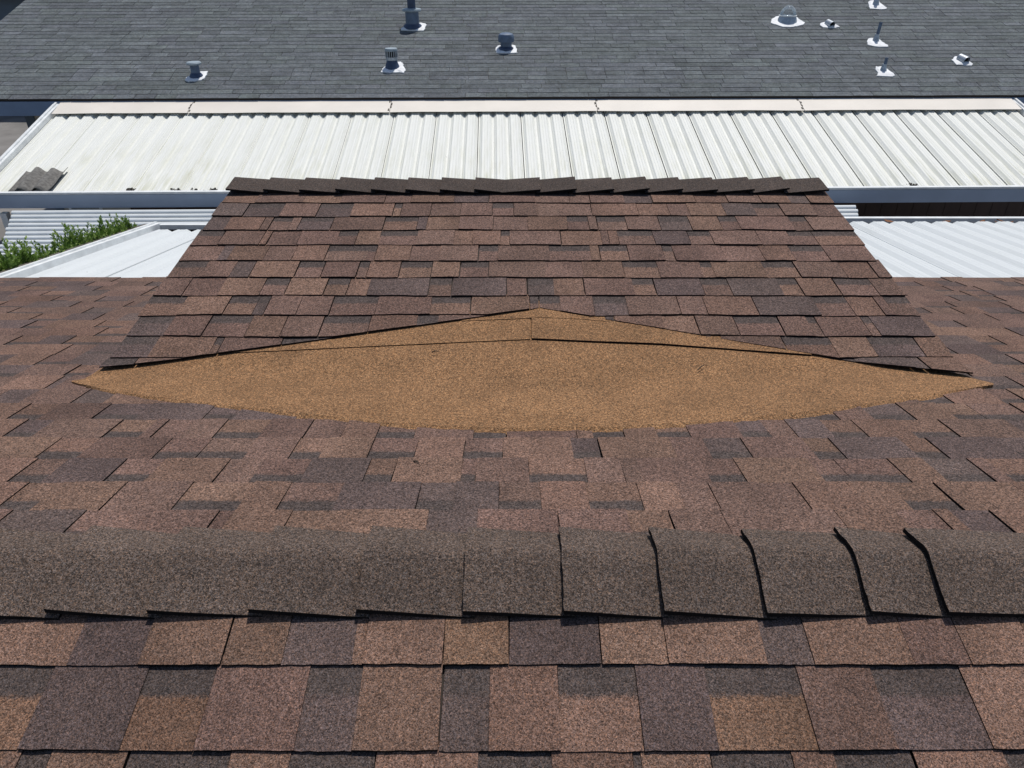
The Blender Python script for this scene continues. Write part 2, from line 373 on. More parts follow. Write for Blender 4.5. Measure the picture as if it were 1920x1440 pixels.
# far slope
NF = int(LEN / EX); spill = MB()
def keep_far(u, v):                                       # which pieces show large enough to be parts of their own
    p = farF.pt(u, v); d = p - CAM; z = d.dot(FW); x = d.dot(RT) / z * FPX + 960; y = 720 - d.dot(UP) / z * FPX
    if not (-40 < x < 1960 and y < 1010): return False
    if GX0 + .05 < p.x < GX1 - .05 and p.y > YV + .02: return False
    return y > 592
def under_membrane(p): return False
for k in range(NF + 1):
    v0 = k * EX - .012; wv = wav(.004, k + 40)
    over = 1.12 if k < NF - 0 else max(.3, (LEN - v0 - .01) / EX)
    over = min(over, (LEN - v0 - .008) / EX)
    pal = 'LMMMMD' if k < 9 else 'LLLMMMD'
    cuts = random_cuts(-HX, HX, (.11, .25) if k < 14 else (.085, .20), pal)
    keepers = [c for c in cuts if not (GX0 + .12 < -c[1] and -c[0] < GX1 - .12 and farF.pt(0, v0).y > YV + .22)]
    lay_course(farF, v0, EX, far, M['shingle'], keepers, wv, .0065, .0032, .0045, slit=(.45, .0019), curl=.0015, seg=3, stuff=spill, inside=keep_far, over=over)
tag(spill.build('shingle_field', [M['shingle'], M['edge']], far), kind='stuff')

# ridge caps
def cap_piece(x0, x1, butt, sec, parent, tint, material, lift=(.021, .0105), th=.007):
    """one bent cap; butt = -1: raised end at x0, +1: raised end at x1"""
    m_ = MB(); nx, rows, low = 4, [], []; jy = [random.uniform(-.004, .004) for _ in range(2)]; tw = random.uniform(-.004, .004)
    for i in range(nx + 1):
        f = i / nx; x = x0 + (x1 - x0) * f; q = f if butt > 0 else 1 - f
        z = lift[1] + (lift[0] - lift[1]) * q; A, B = [], []
        for j, (y, zz) in enumerate(sec):
            e = abs(j / (len(sec) - 1) - .5) * 2
            yy = y * (1 + .018 * q) + (jy[0] * (1 - f) + jy[1] * f) * e + random.uniform(-.0006, .0006); zc = z + zz + tw * (f - .5) * e + .006 * q * e ** 3
            xx = x + (random.uniform(-.0012, .0012) if 0 < j < len(sec) - 1 else 0)
            A.append(m_.vert((xx, parent_y + yy, parent_z + zc), tint)); B.append(m_.vert((xx, parent_y + yy, parent_z + zc - th * (1 + .5 * q)), tint))
        rows.append(A); low.append(B)
    n = len(sec)
    for i in range(nx):
        for j in range(n - 1):
            m_.face((rows[i][j], rows[i + 1][j], rows[i + 1][j + 1], rows[i][j + 1]), 0)
            m_.face((low[i][j], low[i][j + 1], low[i + 1][j + 1], low[i + 1][j]), 1)
        m_.face((rows[i][0], low[i][0], low[i + 1][0], rows[i + 1][0]), 1)
        m_.face((rows[i][-1], rows[i + 1][-1], low[i + 1][-1], low[i][-1]), 1)
    for i, fl in ((0, 0), (nx, 1)):
        for j in range(n - 1):
            q = (rows[i][j], rows[i][j + 1], low[i][j + 1], low[i][j]); m_.face(q if not fl else q[::-1], 1)
    return m_.build('ridge_cap', [material, M['edge']], parent)
def section(half_n, half_f, sn, sf, r, n=12):
    out = []
    for i in range(n + 1):
        d = -half_n + (half_n + half_f) * i / n; s_ = sn if d < 0 else sf; out.append((d, -(math.sqrt(d * d + r * r) - r) * s_))
    return out
parent_y, parent_z = -.036, ZR + .011
capx = [-640, -455, -270, -85, 103, 292, 478, 675, 870, 1055, 1238, 1426, 1616, 1757, 2030, 2215, 2400]
xs = [nearF.px(x, 1140)[0] for x in capx]
step = xs[9] - xs[8]
xs = [xs[0] - step * i for i in range(14, 0, -1)] + xs + [xs[-1] + step * (i + 1) for i in range(14)]
sec = section(.117, .085, .475, .40, .013, 16)
for a, b in zip(xs, xs[1:]):
    if a < -HX or b > HX: continue
    q = random.uniform(.92, 1.08)
    cap_piece(a, b + .022, -1, sec, house, (.125 * q, .093 * q, .077 * q, 0), M['cap'], lift=(.026 + random.uniform(0, .004), .0115))
parent_y, parent_z = rid.y, rid.z + .002
tp = [428, 498, 565, 632, 698, 762, 826, 890, 947, 1013, 1080, 1150, 1215, 1278, 1342, 1410, 1475, 1547]
xs = [gF.px(x, 363)[0] for x in tp]; xs[0], xs[-1] = TX0 - .006, TX1 + .006
sec = section(.150, .12, math.tan(A8), .75, .02)
for i, (a, b) in enumerate(zip(xs, xs[1:])):
    q = random.uniform(.9, 1.06); left = b < .12
    cap_piece(a - (.0 if left else .02), b + (.02 if left else 0), -1 if left else 1, sec, house, (.084 * q, .065 * q, .056 * q, 0), M['cap'], lift=(.028 + random.uniform(-.003, .003), .013), th=.006)

# tan roll-roofing cricket between the two slopes
Lw, Rw, Aw = Frame.pt(gF, *gL, -GUP), Frame.pt(gF, *gR, -GUP), Frame.pt(gF, *gA, -GUP)
Bw = V((Aw.x - .01, (ZR - Aw.z) / T14, Aw.z))
def tri_z(x, y, A, B, C):
    n = (B - A).cross(C - A); return A.z - (n.x * (x - A.x) + n.y * (y - A.y)) / n.z
Le, Re = V((Lw.x - .1, YV + .0, ZV)), V((Rw.x + .1, YV + .0, ZV))
def surf(x, y):
    zf, zg = ZR - y * T14, ZV + (y - YV) * math.tan(A8)
    zt = tri_z(x, y, Aw, Bw, Le if x < Aw.x else Re)
    zs = [zf, zg, zt]; k = 180.0; mx_ = max(zs)
    return mx_ + math.log(sum(math.exp((z - mx_) * k) for z in zs)) / k
def hit_surf(px, py):
    d = ray(px, py); lo, hi = .8, 6.0
    for i in range(400):
        q = .8 + i * .012; p = CAM + d * q
        if p.z < surf(p.x, p.y): hi = q; lo = q - .012; break
    for _ in range(25):
        q = (lo + hi) / 2; p = CAM + d * q
        if p.z < surf(p.x, p.y): hi = q
        else: lo = q
    return CAM + d * hi
def interp(tab, x):
    for (a, b), (c, d) in zip(tab, tab[1:]):
        if a <= x <= c: return b + (d - b) * (x - a) / (c - a)
    return tab[-1][1] if x > tab[-1][0] else tab[0][1]
arc = [(135, 722), (190, 735), (300, 752), (450, 769), (600, 786), (700, 797), (820, 806), (960, 810), (1130, 808), (1300, 799), (1450, 786), (1580, 771), (1700, 752), (1800, 738), (1862, 728)]
edge_up = [(135, 721), (165, 716), (188, 697), (1012, 578), (1817, 715), (1862, 726)]
seam1 = [(430, 666), (700, 653), (995, 640), (1240, 650), (1540, 672)]
seam2 = [(850, 607), (940, 604), (1003, 601), (1080, 604), (1160, 611)]
def sheet(name, x0, x1, lowtab, uptab, off, th, nx, ny, parent, rag=0.0, under=.02, tintk=1.0):
    m_ = MB(); grid, bot = [], []
    for i in range(nx + 1):
        px = x0 + (x1 - x0) * i / nx
        a = hit_surf(px, interp(lowtab, px) + .35 * rag * (noise.noise(V((px * .045, 0, 3))) * 4 + noise.noise(V((px * .2, 5, 3))) * 3)); b = hit_surf(px, interp(uptab, px))
        tip = max(0, min(1, (px - x0) / 110, (x1 - px) / 110))
        b = V((b.x, b.y + (under if 190 < px < 1815 else 0.0), 0)); col, cb = [], []
        for j in range(ny + 1):
            f = j / ny; x, y = a.x + (b.x - a.x) * f, a.y + (b.y - a.y) * f
            hh = surf(x, y) - (ZR - y * T14); z = surf(x, y) + off - .009 * max(0, min(1, hh / .02)) + .0012 * noise.noise(V((x * 5, y * 5, off * 99)))
            tn = (.280 * tintk, .155 * tintk, .076 * tintk, 0)
            col.append(m_.vert((x, y, z), tn)); cb.append(m_.vert((x, y - (.026 * tip if rag and j == 0 else 0), z - th + (.026 * tip * T14 if rag and j == 0 else 0)), tn))
        grid.append(col); bot.append(cb)
    for i in range(nx):
        for j in range(ny):
            m_.face((grid[i][j], grid[i + 1][j], grid[i + 1][j + 1], grid[i][j + 1]), 0)
            m_.face((bot[i][j], bot[i][j + 1], bot[i + 1][j + 1], bot[i + 1][j]), 1)
        m_.face((grid[i][0], bot[i][0], bot[i + 1][0], grid[i + 1][0]), 1 if rag == 0 else 0)
        m_.face((grid[i][ny], grid[i + 1][ny], bot[i + 1][ny], bot[i][ny]), 1)
    for j in range(ny):
        m_.face((grid[0][j], grid[0][j + 1], bot[0][j + 1], bot[0][j]), 1)
        m_.face((grid[nx][j], bot[nx][j], bot[nx][j + 1], grid[nx][j + 1]), 1)
    return m_.build(name, [M['gold'], M['edge']], parent, smooth=False)
upm = [(x, min(interp(edge_up, x) + 4, 722) if 190 < x < 1815 else interp(edge_up, x)) for x in range(135, 1863, 4)]
crick = sheet('cricket_membrane', 137, 1860, arc, edge_up, .0150, .012, 150, 16, house, rag=1.0, under=.03)
sheet('membrane_lap', 432, 994, seam1, edge_up, .0185, .0040, 60, 4, crick, under=.03, tintk=1.02)
sheet('membrane_lap', 997, 1520, seam1, edge_up, .0225, .0085, 60, 4, crick, under=.03, tintk=.98)
sheet('membrane_lap', 866, 1003, seam2, edge_up, .0212, .003, 16, 3, crick, under=.03)
sheet('membrane_lap', 1004, 1135, seam2, edge_up, .0245, .003, 16, 3, crick, under=.03)

# ------------------------------------------------------------------ metal awnings
def corrugated(fr, u0, width, v0, v1, h, ribs=3, lipw=.012, t=.0016, lip=.011, inv=False):
    """one folded metal panel, corrugations running up the slope; profile in u, raised along n"""
    c = width / ribs; prof = []
    prof += [(0, 0), (.001, lip), (lipw, lip), (lipw + .001, .002)]
    for i in range(ribs):
        b = i * c
        pts = [(.04, 0), (.08, .01 * h), (.17, h * .50), (.185, h * .47), (.27, h * .96), (.31, h), (.42, h - .002), (.44, h - .005), (.46, h - .002), (.60, h - .002), (.62, h - .005), (.64, h - .002), (.72, h), (.77, h * .95), (.86, h * .47), (.875, h * .5), (.96, .01 * h)]
        prof += [(b + x * c, z) for x, z in pts]
    prof += [(width, 0)]
    m_ = MB(); nseg = 6; top, bot = [], []
    for j in range(nseg + 1):
        f = j / nseg; v = v0 + (v1 - v0) * f
        top.append([m_.vert(fr.pt(u0 + a, v, z + .0006 * math.sin(9 * f + a * 30)), pv=f) for a, z in prof])
        bot.append([m_.vert(fr.pt(u0 + a, v, z - t), pv=f) for a, z in prof])
    for j in range(nseg):
        for i in range(len(prof) - 1):
            m_.face((top[j][i], top[j][i + 1], top[j + 1][i + 1], top[j + 1][i])); m_.face((bot[j][i], bot[j + 1][i], bot[j + 1][i + 1], bot[j][i + 1]))
    for j, fl in ((0, 0), (nseg, 1)):
        for i in range(len(prof) - 1):
            q = (top[j][i], bot[j][i], bot[j][i + 1], top[j][i + 1]); m_.face(q if not fl else q[::-1])
    return m_
def beam(fr, u0, u1, v0, v1, z0, z1):
    m_ = MB(); q = ((u0, v0), (u1, v0), (u1, v1), (u0, v1)); m_.prism([fr.pt(a, b, z1) for a, b in q], [fr.pt(a, b, z0) for a, b in q], side=0); return m_
PSI = math.radians(1.15); RC = V((0, 9.0, 0)); RZ = Matrix.Rotation(PSI, 3, 'Z')
def nb(x, F, drop):                                        # neighbour's frame: x, distance from viewer, drop below viewer
    return RC + RZ @ (V((x, F + CAM.y, CAM.z - drop)) - RC)
nu = RZ @ V((1, 0, 0)); ny_ = RZ @ V((0, 1, 0)); UZ = V((0, 0, 1))
# upper cream awning on the neighbour's house
lo_, hi_ = nb(0, 9.19, 2.92), nb(0, 11.62, 2.40)
upF = Frame(lo_, nu, hi_ - lo_); UPL = (hi_ - lo_).length
ua = upF.px(112, 196)[0] + .10; ub = upF.px(1880, 190)[0] - .06
aw = tag(empty('carport_awning', nb(0, 9.19, 5.1)), 'long cream white corrugated metal awning below the dark grey roof', 'awning')
PW = .615; k = 0; u = ua
while u < ub - .1:
    w = min(PW, ub - u); corrugated(upF, u, PW - .009, .02, UPL - .03, .036).build('panel', M['awn_up'], aw); u += PW
ub = u
M_end = M['lip']
for u in (ua - .06, ub + .06):
    m_ = beam(upF, u - .05, u + .05, -.02, UPL + .05, -.06, .075); r_ = m_.build('end_rail', M_end, aw)
    beam(upF, u - .015, u + .015, -.01, UPL + .04, .0751, .095).build('rail_rib', M_end, r_)
for v in (.25, 1.15, 2.05):
    pass
# gutter face
Rg = Matrix((nu, ny_, UZ)).transposed()
gx0, gx1 = ua - .11, ub + .11
m_ = MB(); m_.box(upF.pt((gx0 + gx1) / 2, 0, 0) + UZ * -.055 + ny_ * -.05, gx1 - gx0, .03, .165, Rg); gut = m_.build('gutter_face', M['gutter'], aw)
m_ = MB(); m_.box(upF.pt((gx0 + gx1) / 2, 0, 0) + UZ * .046 + ny_ * -.04, gx1 - gx0, .06, .024, Rg); m_.build('gutter_lip', M['lip'], gut)
m_ = MB(); m_.box(upF.pt((gx0 + gx1) / 2, 0, 0) + UZ * -.13 + ny_ * .05, gx1 - gx0, .16, .012, Rg); m_.build('gutter_bottom', M['gutter'], gut)
for u in (gx0 + .3, gx0 + 4.6, 0.0, gx1 - 4.6, gx1 - .3):
    m_ = MB(); p = upF.pt(u, .05, -.1); m_.box((p.x, p.y, (p.z - .15) / 2), .08, .08, p.z - .15); m_.build('post', M['lip'], aw)
# flashing segments
fl0 = upF.pt(0, UPL - .30, .068); fl1 = nb(0, 11.80, 2.262)
flF = Frame(fl0, nu, fl1 - fl0); FLL = (fl1 - fl0).length
cuts = [ua - .0] + [flF.px(x, 196)[0] for x in (360, 733, 1118, 1502)] + [ub]
for a, b in zip(cuts, cuts[1:]):
    m_ = MB(); n = 14; T_, B_ = [], []
    for i in range(n + 1):
        u = a + .004 + (b - a - .008) * i / n; w = .012 * noise.noise(V((u * 1.3, 2, 0)))
        T_.append([m_.vert(flF.pt(u, .0 + w, .004 + w * .4)), m_.vert(flF.pt(u, FLL * .5, .003)), m_.vert(flF.pt(u, FLL, .004))]); B_.append([m_.vert(flF.pt(u, .0 + w, w * .4)), m_.vert(flF.pt(u, FLL * .5, .0)), m_.vert(flF.pt(u, FLL, 0))])
    for i in range(n):
        for j in range(2):
            m_.face((T_[i][j], T_[i + 1][j], T_[i + 1][j + 1], T_[i][j + 1])); m_.face((B_[i][j], B_[i][j + 1], B_[i + 1][j + 1], B_[i + 1][j]))
        m_.face((T_[i][0], B_[i][0], B_[i + 1][0], T_[i + 1][0]))
    fo = m_.build('flashing', M['flash'], aw)
    if b is not cuts[-1]:
        m_ = MB()                                          # ragged tar smear over the joint
        for q in range(5):
            f = q / 5; u = b + .02 * math.sin(q * 2.1 + b); c = flF.pt(u, FLL * (.12 + f * .86), .007)
            m_.prism([c + nu * x * random.uniform(.006, .013) + flF.v * y * random.uniform(.015, .045) for x, y in ((-1, -1), (1, -.8), (.8, 1), (-1, .9))],
                     [c + nu * x * .012 + flF.v * y * .035 - flF.n * .006 for x, y in ((-1, -1), (1, -.8), (.8, 1), (-1, .9))], side=0)
        m_.build('tar_smear', M['debris'], fo)

# grey sheet patch lying in the corrugations at the left end
pu0, pu1 = upF.px(22, 361)[0], upF.px(104, 361)[0]
pv1 = upF.px(85, 326)[1]
m_ = MB(); top, bot = [], []
for j in range(7):
    f = j / 6; v = .03 + (pv1 - .03) * f; A, B = [], []
    for i in range(25):
        q = i / 24; u = pu0 + (pu1 - pu0) * q; z = .05 + .032 * math.cos((u - ua) / (PW / 3) * 6.283 - 3.0) + .01 * noise.noise(V((u * 5, v * 5, 1))) + .012
        v_ = v + (.03 * noise.noise(V((u * 6, 7, 0))) if j == 6 else 0)
        A.append(m_.vert(upF.pt(u, v_, z))); B.append(m_.vert(upF.pt(u, v_, z - .006)))
    top.append(A); bot.append(B)
for j in range(6):
    for i in range(24):
        m_.face((top[j][i], top[j][i + 1], top[j + 1][i + 1], top[j + 1][i])); m_.face((bot[j][i], bot[j + 1][i], bot[j + 1][i + 1], bot[j][i + 1]))
for i in range(24):
    m_.face((top[0][i], bot[0][i], bot[0][i + 1], top[0][i + 1])); m_.face((top[6][i], top[6][i + 1], bot[6][i + 1], bot[6][i]))
for j in range(6):
    m_.face((top[j][0], top[j + 1][0], bot[j + 1][0], bot[j][0])); m_.face((top[j][24], bot[j][24], bot[j + 1][24], top[j + 1][24]))
tag(m_.build('corrugated_patch', M['greypatch'], smooth=True), 'weathered grey corrugated sheet scrap lying on the cream awning\'s lower left', 'sheet patch')

# white slatted awning stepping down in front of the gutter
slope_s = math.radians(32); st = upF.pt(0, 0, 0) + UZ * -.155 + ny_ * -.15
slF = Frame(st, nu, ny_ * math.cos(slope_s) + UZ * math.sin(slope_s))
sl = tag(empty('slatted_awning', V((st.x, st.y - .5, 0))), 'white horizontal slat awning hanging below the blue grey gutter', 'awning')
sa, sb = slF.px(27, 392)[0], slF.px(1602, 378)[0]
ps = .0635
for i in range(18):
    v = .02 - i * ps - .06; m_ = MB(); prof = [(0, 0), (.0, .010), (.012, .020), (.030, .022), (.048, .016), (.056, .004), (.05, -.004)]
    e0, e1 = sa + random.uniform(-.012, .012), sb + random.uniform(-.01, .01)
    A = [[m_.vert(slF.pt(u, v + a, z)) for a, z in prof] for u in (e0, (e0 + e1) / 2, e1)]
    n = len(prof)
    for q in range(2):
        for j in range(n): m_.face((A[q][j], A[q][(j + 1) % n], A[q + 1][(j + 1) % n], A[q + 1][j]))
    m_.face(A[0][::-1]); m_.face(A[2]); m_.build('slat', M['slat'], sl)
for u in (sa + .15, 0, sb - .15):
    beam(slF, u - .02, u + .02, -1.2, 0, -.05, -.012).build('bracket', M['lip'], sl)

# lower awnings fixed under the near house's far eave
def lower_awning(name, label, x0, x1, tan_s, Fend, z_top, side_rail, gut_drop, seed):
    lo = V((0, Fend + CAM.y, CAM.z - (z_top + (Fend - 4.1) * tan_s))); hi = V((0, 4.0 + CAM.y, CAM.z - (z_top - .1 * tan_s)))
    fr = Frame(lo, (-1, 0, 0), hi - lo); L = (hi - lo).length
    root = tag(empty(name, (lo.x + (x0 + x1) / 2, lo.y, 0)), label, 'awning')
    x = x0
    while x < x1 - .05:
        corrugated(fr, -(x + PW), PW - .009, 0, L, .025).build('panel', M['awn_lo'], root); x += PW
    xe = x
    m_ = MB(); m_.box(((x0 + xe) / 2, lo.y + .20, lo.z + gut_drop), xe - x0 + .06, .05, .05); gl = m_.build('gutter_lip', M['lip'], root)
    m_ = MB(); m_.box(((x0 + xe) / 2, lo.y + .09, lo.z - .12), xe - x0, .25, .012); m_.build('gutter_bottom', M['deck'], root)
    m_ = MB(); m_.box(((x0 + xe) / 2, lo.y + .225, lo.z - .10), xe - x0, .014, .10); m_.build('gutter_back', M['deck'], root)
    if side_rail:
        u = -(x0 - .05)
        beam(fr, u - .05, u + .05, -.21, L, -.05, .06).build('end_rail', M['lip'], root)
        beam(fr, u + .052, u + .13, -.21, L, -.02, .05).build('moss_strip', M['debris'], root)
        beam(fr, u - .012, u + .012, -.20, L, .0602, .075).build('rail_rib', M['lip'], root)
    for px_ in ((x0 + .1), (xe - .3)):
        m_ = MB(); m_.box((px_, lo.y + .05, (lo.z - .13) / 2), .07, .07, lo.z - .13); m_.build('post', M['lip'], root)
    return root, fr, L
lawL, lfL, LL = lower_awning('porch_awning', 'pale white metal awning behind the left eave beside the green shrub', -3.71, -1.9, .20, 7.38, 2.1, True, -.015, 1)
lawR, lfR, LR = lower_awning('porch_awning', 'pale bluish white metal awning behind the right eave with leaves in its gutter', 3.30 - PW * 3, 6.2, .155, 7.08, 2.1, False, -.03, 2)

# ------------------------------------------------------------------ neighbour's house
nh = tag(empty('neighbour_house', nb(0, 14, 5.1)), 'neighbouring house with weathered dark grey shingle roof and many vents', 'house')
e0 = nb(0, 11.66, 2.262); nF = Frame(e0, nu, ny_ * c14 + UZ * s14); NLEN = 5.9
NX0, NX1 = nF.px(24, 20)[0], 9.8
m_ = MB(); q = ((NX0, 0), (NX1, 0), (NX1, NLEN), (NX0, NLEN))
m_.prism([nF.pt(a, b, -.004) for a, b in q], [nF.pt(a, b, -.05) for a, b in q], side=0); nroof = m_.build('roof', M['deck'], nh)
m_ = MB(); bF = Frame(nF.pt(0, NLEN, 0), nu * -1, ny_ * -c14 + UZ * s14); q = ((-NX1, -NLEN), (-NX0, -NLEN), (-NX0, 0), (-NX1, 0))
m_.prism([bF.pt(a, b, -.004) for a, b in q], [bF.pt(a, b, -.05) for a, b in q], side=0); m_.build('back_roof', M['deck'], nh)
spill = MB(); ES = .150; cnt = 0
for k in range(int(NLEN / ES)):
    v0 = k * ES - .015; u = NX0 - random.uniform(0, .2); wv = wav(.006, k + 80)
    while u < NX1:
        w = random.choice((.305, .305, .305, .61, .915)); u1 = min(u + w, NX1); q = random.uniform(.88, 1.09); gq = random.uniform(-.003, .0035)
        p = nF.pt((u + u1) / 2, v0); d = p - CAM; z = d.dot(FW); X = d.dot(RT) / z * FPX + 960
        own = k < 9 and -25 < X < 1945 and cnt < 300
        mm = MB() if own else spill
        if u1 - u > .03 and shingle(mm, nF, max(u, NX0) + .003, u1 - .003, v0, ES, .0032, .003, (.124 * q, (.139 + gq) * q, (.150 - gq) * q, 0), wv, seg=2, curl=.004, jag=.004) and own:
            mm.build('shingle', [M['slate'], M['slate_edge']], nroof); cnt += 1
        u = u1
tag(spill.build('shingle_field', [M['slate'], M['slate_edge']], nroof), kind='stuff')
m_ = MB(); c = nF.pt((NX0 + NX1) / 2, 0, 0) + UZ * -.135 + ny_ * .0; m_.box(c, NX1 - NX0, .03, .20, Rg); m_.build('eave_fascia', M['fascia'], nh)
wy = e0 + ny_ * .55; wz = e0.z - .03
def wallbox(name, x0, x1, z0, z1, dy, th, m, par):
    mm = MB(); c = RC + RZ @ V((0, 0, 0)); p = V((e0.x, e0.y, 0)) + nu * ((x0 + x1) / 2) + ny_ * dy + UZ * ((z0 + z1) / 2); mm.box(p, x1 - x0, th, z1 - z0, Rg); return mm.build(name, m, par)
wl = wallbox('wall', -7.45, NX1 - .3, 0, wz, .60, .12, M['wallbrown'], nh)
for i in range(22):
    a = 3.6 + i * .27; wallbox('siding_board', a, a + .262, .05, wz - .02, .528, .018, M['wallbrown'], wl)
wallbox('end_wall', -7.45, -6.3, 0, wz - .02, .53, .02, M['wallcream'], nh)
wallbox('side_wall', -7.45, -7.33, 0, wz, 3.2, 5.0, M['wallgrey'], nh)
wallbox('side_wall', NX1 - .42, NX1 - .3, 0, wz, 3.2, 5.0, M['wallgrey'], nh)
wallbox('corner_board', -7.52, -7.38, 0, wz, .52, .03, M['slateblue'], nh)
wn = wallbox('window', -7.3, -6.75, .95, 2.15, .525, .03, M['lip'], nh); wallbox('pane', -7.25, -6.80, 1.01, 2.09, .506, .006, M['glass'], wn)
# far slate-blue house glimpsed past the roof's left end
bh = tag(empty('slate_blue_house', (-17.5, 26, 0)), 'slate blue house wall glimpsed past the dark roof at top left', 'house')
m_ = MB(); m_.box((-17.5, 26, 1.6), 9, 6, 3.2); m_.build('wall', M['slateblue'], bh)
m_ = MB(); m_.prism([V((-22.4, 22.7, 3.21)), V((-12.6, 22.7, 3.21)), V((-12.6, 26, 4.1)), V((-22.4, 26, 4.1))], [V((-22.4, 22.7, 3.11)), V((-12.6, 22.7, 3.11)), V((-12.6, 26, 4.0)), V((-22.4, 26, 4.0))], side=0)
m_.prism([V((-12.6, 29.3, 3.21)), V((-22.4, 29.3, 3.21)), V((-22.4, 26, 4.1)), V((-12.6, 26, 4.1))], [V((-12.6, 29.3, 3.11)), V((-22.4, 29.3, 3.11)), V((-22.4, 26, 4.0)), V((-12.6, 26, 4.0))], side=0)
m_.build('roof', M['slateblue'], bh)

# ------------------------------------------------------------------ vents on the neighbour's roof
PX = lambda p: (p - CAM).dot(FW) / FPX                     # metres per picture pixel at a point
def flashing(root, poly, th=.016, m='white', name='flashing'):
    m_ = MB(); P = [nF.px(x, y) for x, y in poly]; cx = sum(p[0] for p in P) / len(P); cy = sum(p[1] for p in P) / len(P)
    P = [(p[0], p[1]) for p in P]; ar = sum(P[i][0] * P[(i + 1) % len(P)][1] - P[(i + 1) % len(P)][0] * P[i][1] for i in range(len(P)))
    if ar < 0: P = P[::-1]
    R = []
    for i, p in enumerate(P):                              # subdivide for a ragged edge
        q = P[(i + 1) % len(P)]
        for f in (0, .33, .67): R.append((p[0] + (q[0] - p[0]) * f + random.uniform(-.012, .012), p[1] + (q[1] - p[1]) * f + random.uniform(-.012, .012)))
    inner = [(cx + (a - cx) * .72, cy + (b - cy) * .72) for a, b in R]; n = len(R)
    lo = [m_.vert(nF.pt(a, b, .004)) for a, b in R]; mid = [m_.vert(nF.pt(a, b, .012 + th * .5)) for a, b in R]; inn = [m_.vert(nF.pt(a, b, .014 + th + random.uniform(0, .006))) for a, b in inner]; c = m_.vert(nF.pt(cx, cy, .02 + th))
    for i in range(n):
        j = (i + 1) % n; m_.face((lo[i], lo[j], mid[j], mid[i])); m_.face((mid[i], mid[j], inn[j], inn[i])); m_.face((inn[i], inn[j], c))
    return m_.build(name, M[m], root)
def vent(name, label, cat, bx, by, group=None):
    a, b = nF.px(bx, by); p = nF.pt(a, b, 0); root = tag(empty(name, p), label, cat, group); return root, p, PX(p)
def lat(name, root, p, prof, m, seg=24, axis=UZ, smooth=True):
    m_ = MB(); m_.lathe(p, prof, seg, axis); o = m_.build(name, M[m], root, smooth=False)
    if smooth:
        o.data.polygons.foreach_set('use_smooth', [len(f.vertices) == 4 for f in o.data.polygons]); 
        try: o.data.set_sharp_from_angle(angle=math.radians(40))
        except Exception: pass
    return o
r, p, k = vent('pipe_vent', 'short blue grey roof vent with flat round cap, leftmost on dark roof', 'roof vent', 369, 146)
flashing(r, [(349, 153), (350, 147), (358, 142), (366, 139), (378, 136), (390, 135), (389, 141), (385, 147), (377, 152), (364, 154), (354, 155)])
lat('boot', r, p, [(13 * k, 0), (12.5 * k, 4 * k), (9.5 * k, 8 * k), (8.5 * k, 9 * k)], 'ventdark')
lat('pipe', r, p, [(8 * k, 2 * k), (8 * k, 23 * k)], 'ventblue')
lat('cap', r, p, [(8.5 * k, 22.5 * k), (13 * k, 23.5 * k), (13.5 * k, 26 * k), (12 * k, 28 * k), (6 * k, 28.8 * k)], 'ventlight')
r, p, k = vent('louvred_vent', 'grey roof vent with slotted round cap on a square white base', 'roof vent', 736, 129)
flashing(r, [(714, 137), (717, 131), (724, 124), (730, 119), (752, 118), (756, 121), (757, 126), (760, 134), (757, 138), (735, 138), (722, 138)])
lat('boot', r, p, [(14.5 * k, 0), (13 * k, 5 * k), (10 * k, 13 * k), (10 * k, 17 * k)], 'ventdark')
lat('collar', r, p, [(11 * k, 15.5 * k), (11 * k, 21 * k)], 'galv'); lat('core', r, p, [(8 * k, 20 * k), (8 * k, 32 * k)], 'black')
for i in range(18):
    a = i / 18 * 6.283; m_ = MB(); m_.box(p + V((math.cos(a) * 10.5 * k, math.sin(a) * 10.5 * k, 26 * k)), 2.2 * k, 1.0 * k, 11 * k, Matrix.Rotation(a, 3, 'Z')); m_.build('louvre', M['galv'], r)
lat('cap', r, p, [(11.5 * k, 31 * k), (11.8 * k, 34 * k), (11 * k, 35.5 * k), (5 * k, 36.2 * k)], 'ventlight')
r, p, k = vent('flue_vent', 'tall two-stage blue grey flue with wide collar at the top edge', 'roof vent', 774, 52)
flashing(r, [(752, 58), (754, 54), (758, 50), (770, 46), (790, 45), (799, 46), (799, 50), (795, 59), (775, 59)])
lat('boot', r, p, [(18 * k, -1 * k), (17 * k, 4 * k), (13.5 * k, 7 * k)], 'ventdark')
lat('pipe', r, p, [(12.5 * k, 2 * k), (12.5 * k, 28 * k)], 'ventblue'); lat('collar', r, p, [(13 * k, 27.2 * k), (17 * k, 28 * k), (17.8 * k, 30 * k), (17 * k, 32 * k), (8 * k, 33.5 * k)], 'ventlight')
lat('upper_pipe', r, p, [(7.5 * k, 32 * k), (7.5 * k, 52 * k)], 'ventdark'); lat('cap', r, p, [(8 * k, 51 * k), (12.5 * k, 52 * k), (12.5 * k, 55 * k), (6 * k, 57 * k)], 'ventlight')
r, p, k = vent('domed_vent', 'stubby blue grey roof vent with thick domed cap, middle of dark roof', 'roof vent', 949, 94)
flashing(r, [(929, 98), (929, 91), (933, 87), (950, 86), (965, 87), (967, 91), (970, 95), (969, 101), (948, 101), (932, 101)])
lat('boot', r, p, [(15 * k, -1 * k), (14 * k, 4 * k), (10 * k, 7 * k)], 'ventdark'); lat('pipe', r, p, [(10.5 * k, 2 * k), (10.5 * k, 17 * k)], 'ventblue')
lat('cap', r, p, [(11 * k, 14.5 * k), (14.5 * k, 14.5 * k), (15 * k, 17 * k), (14.8 * k, 24 * k), (13 * k, 27.5 * k), (8 * k, 29.5 * k), (2 * k, 30 * k)], 'ventblue')
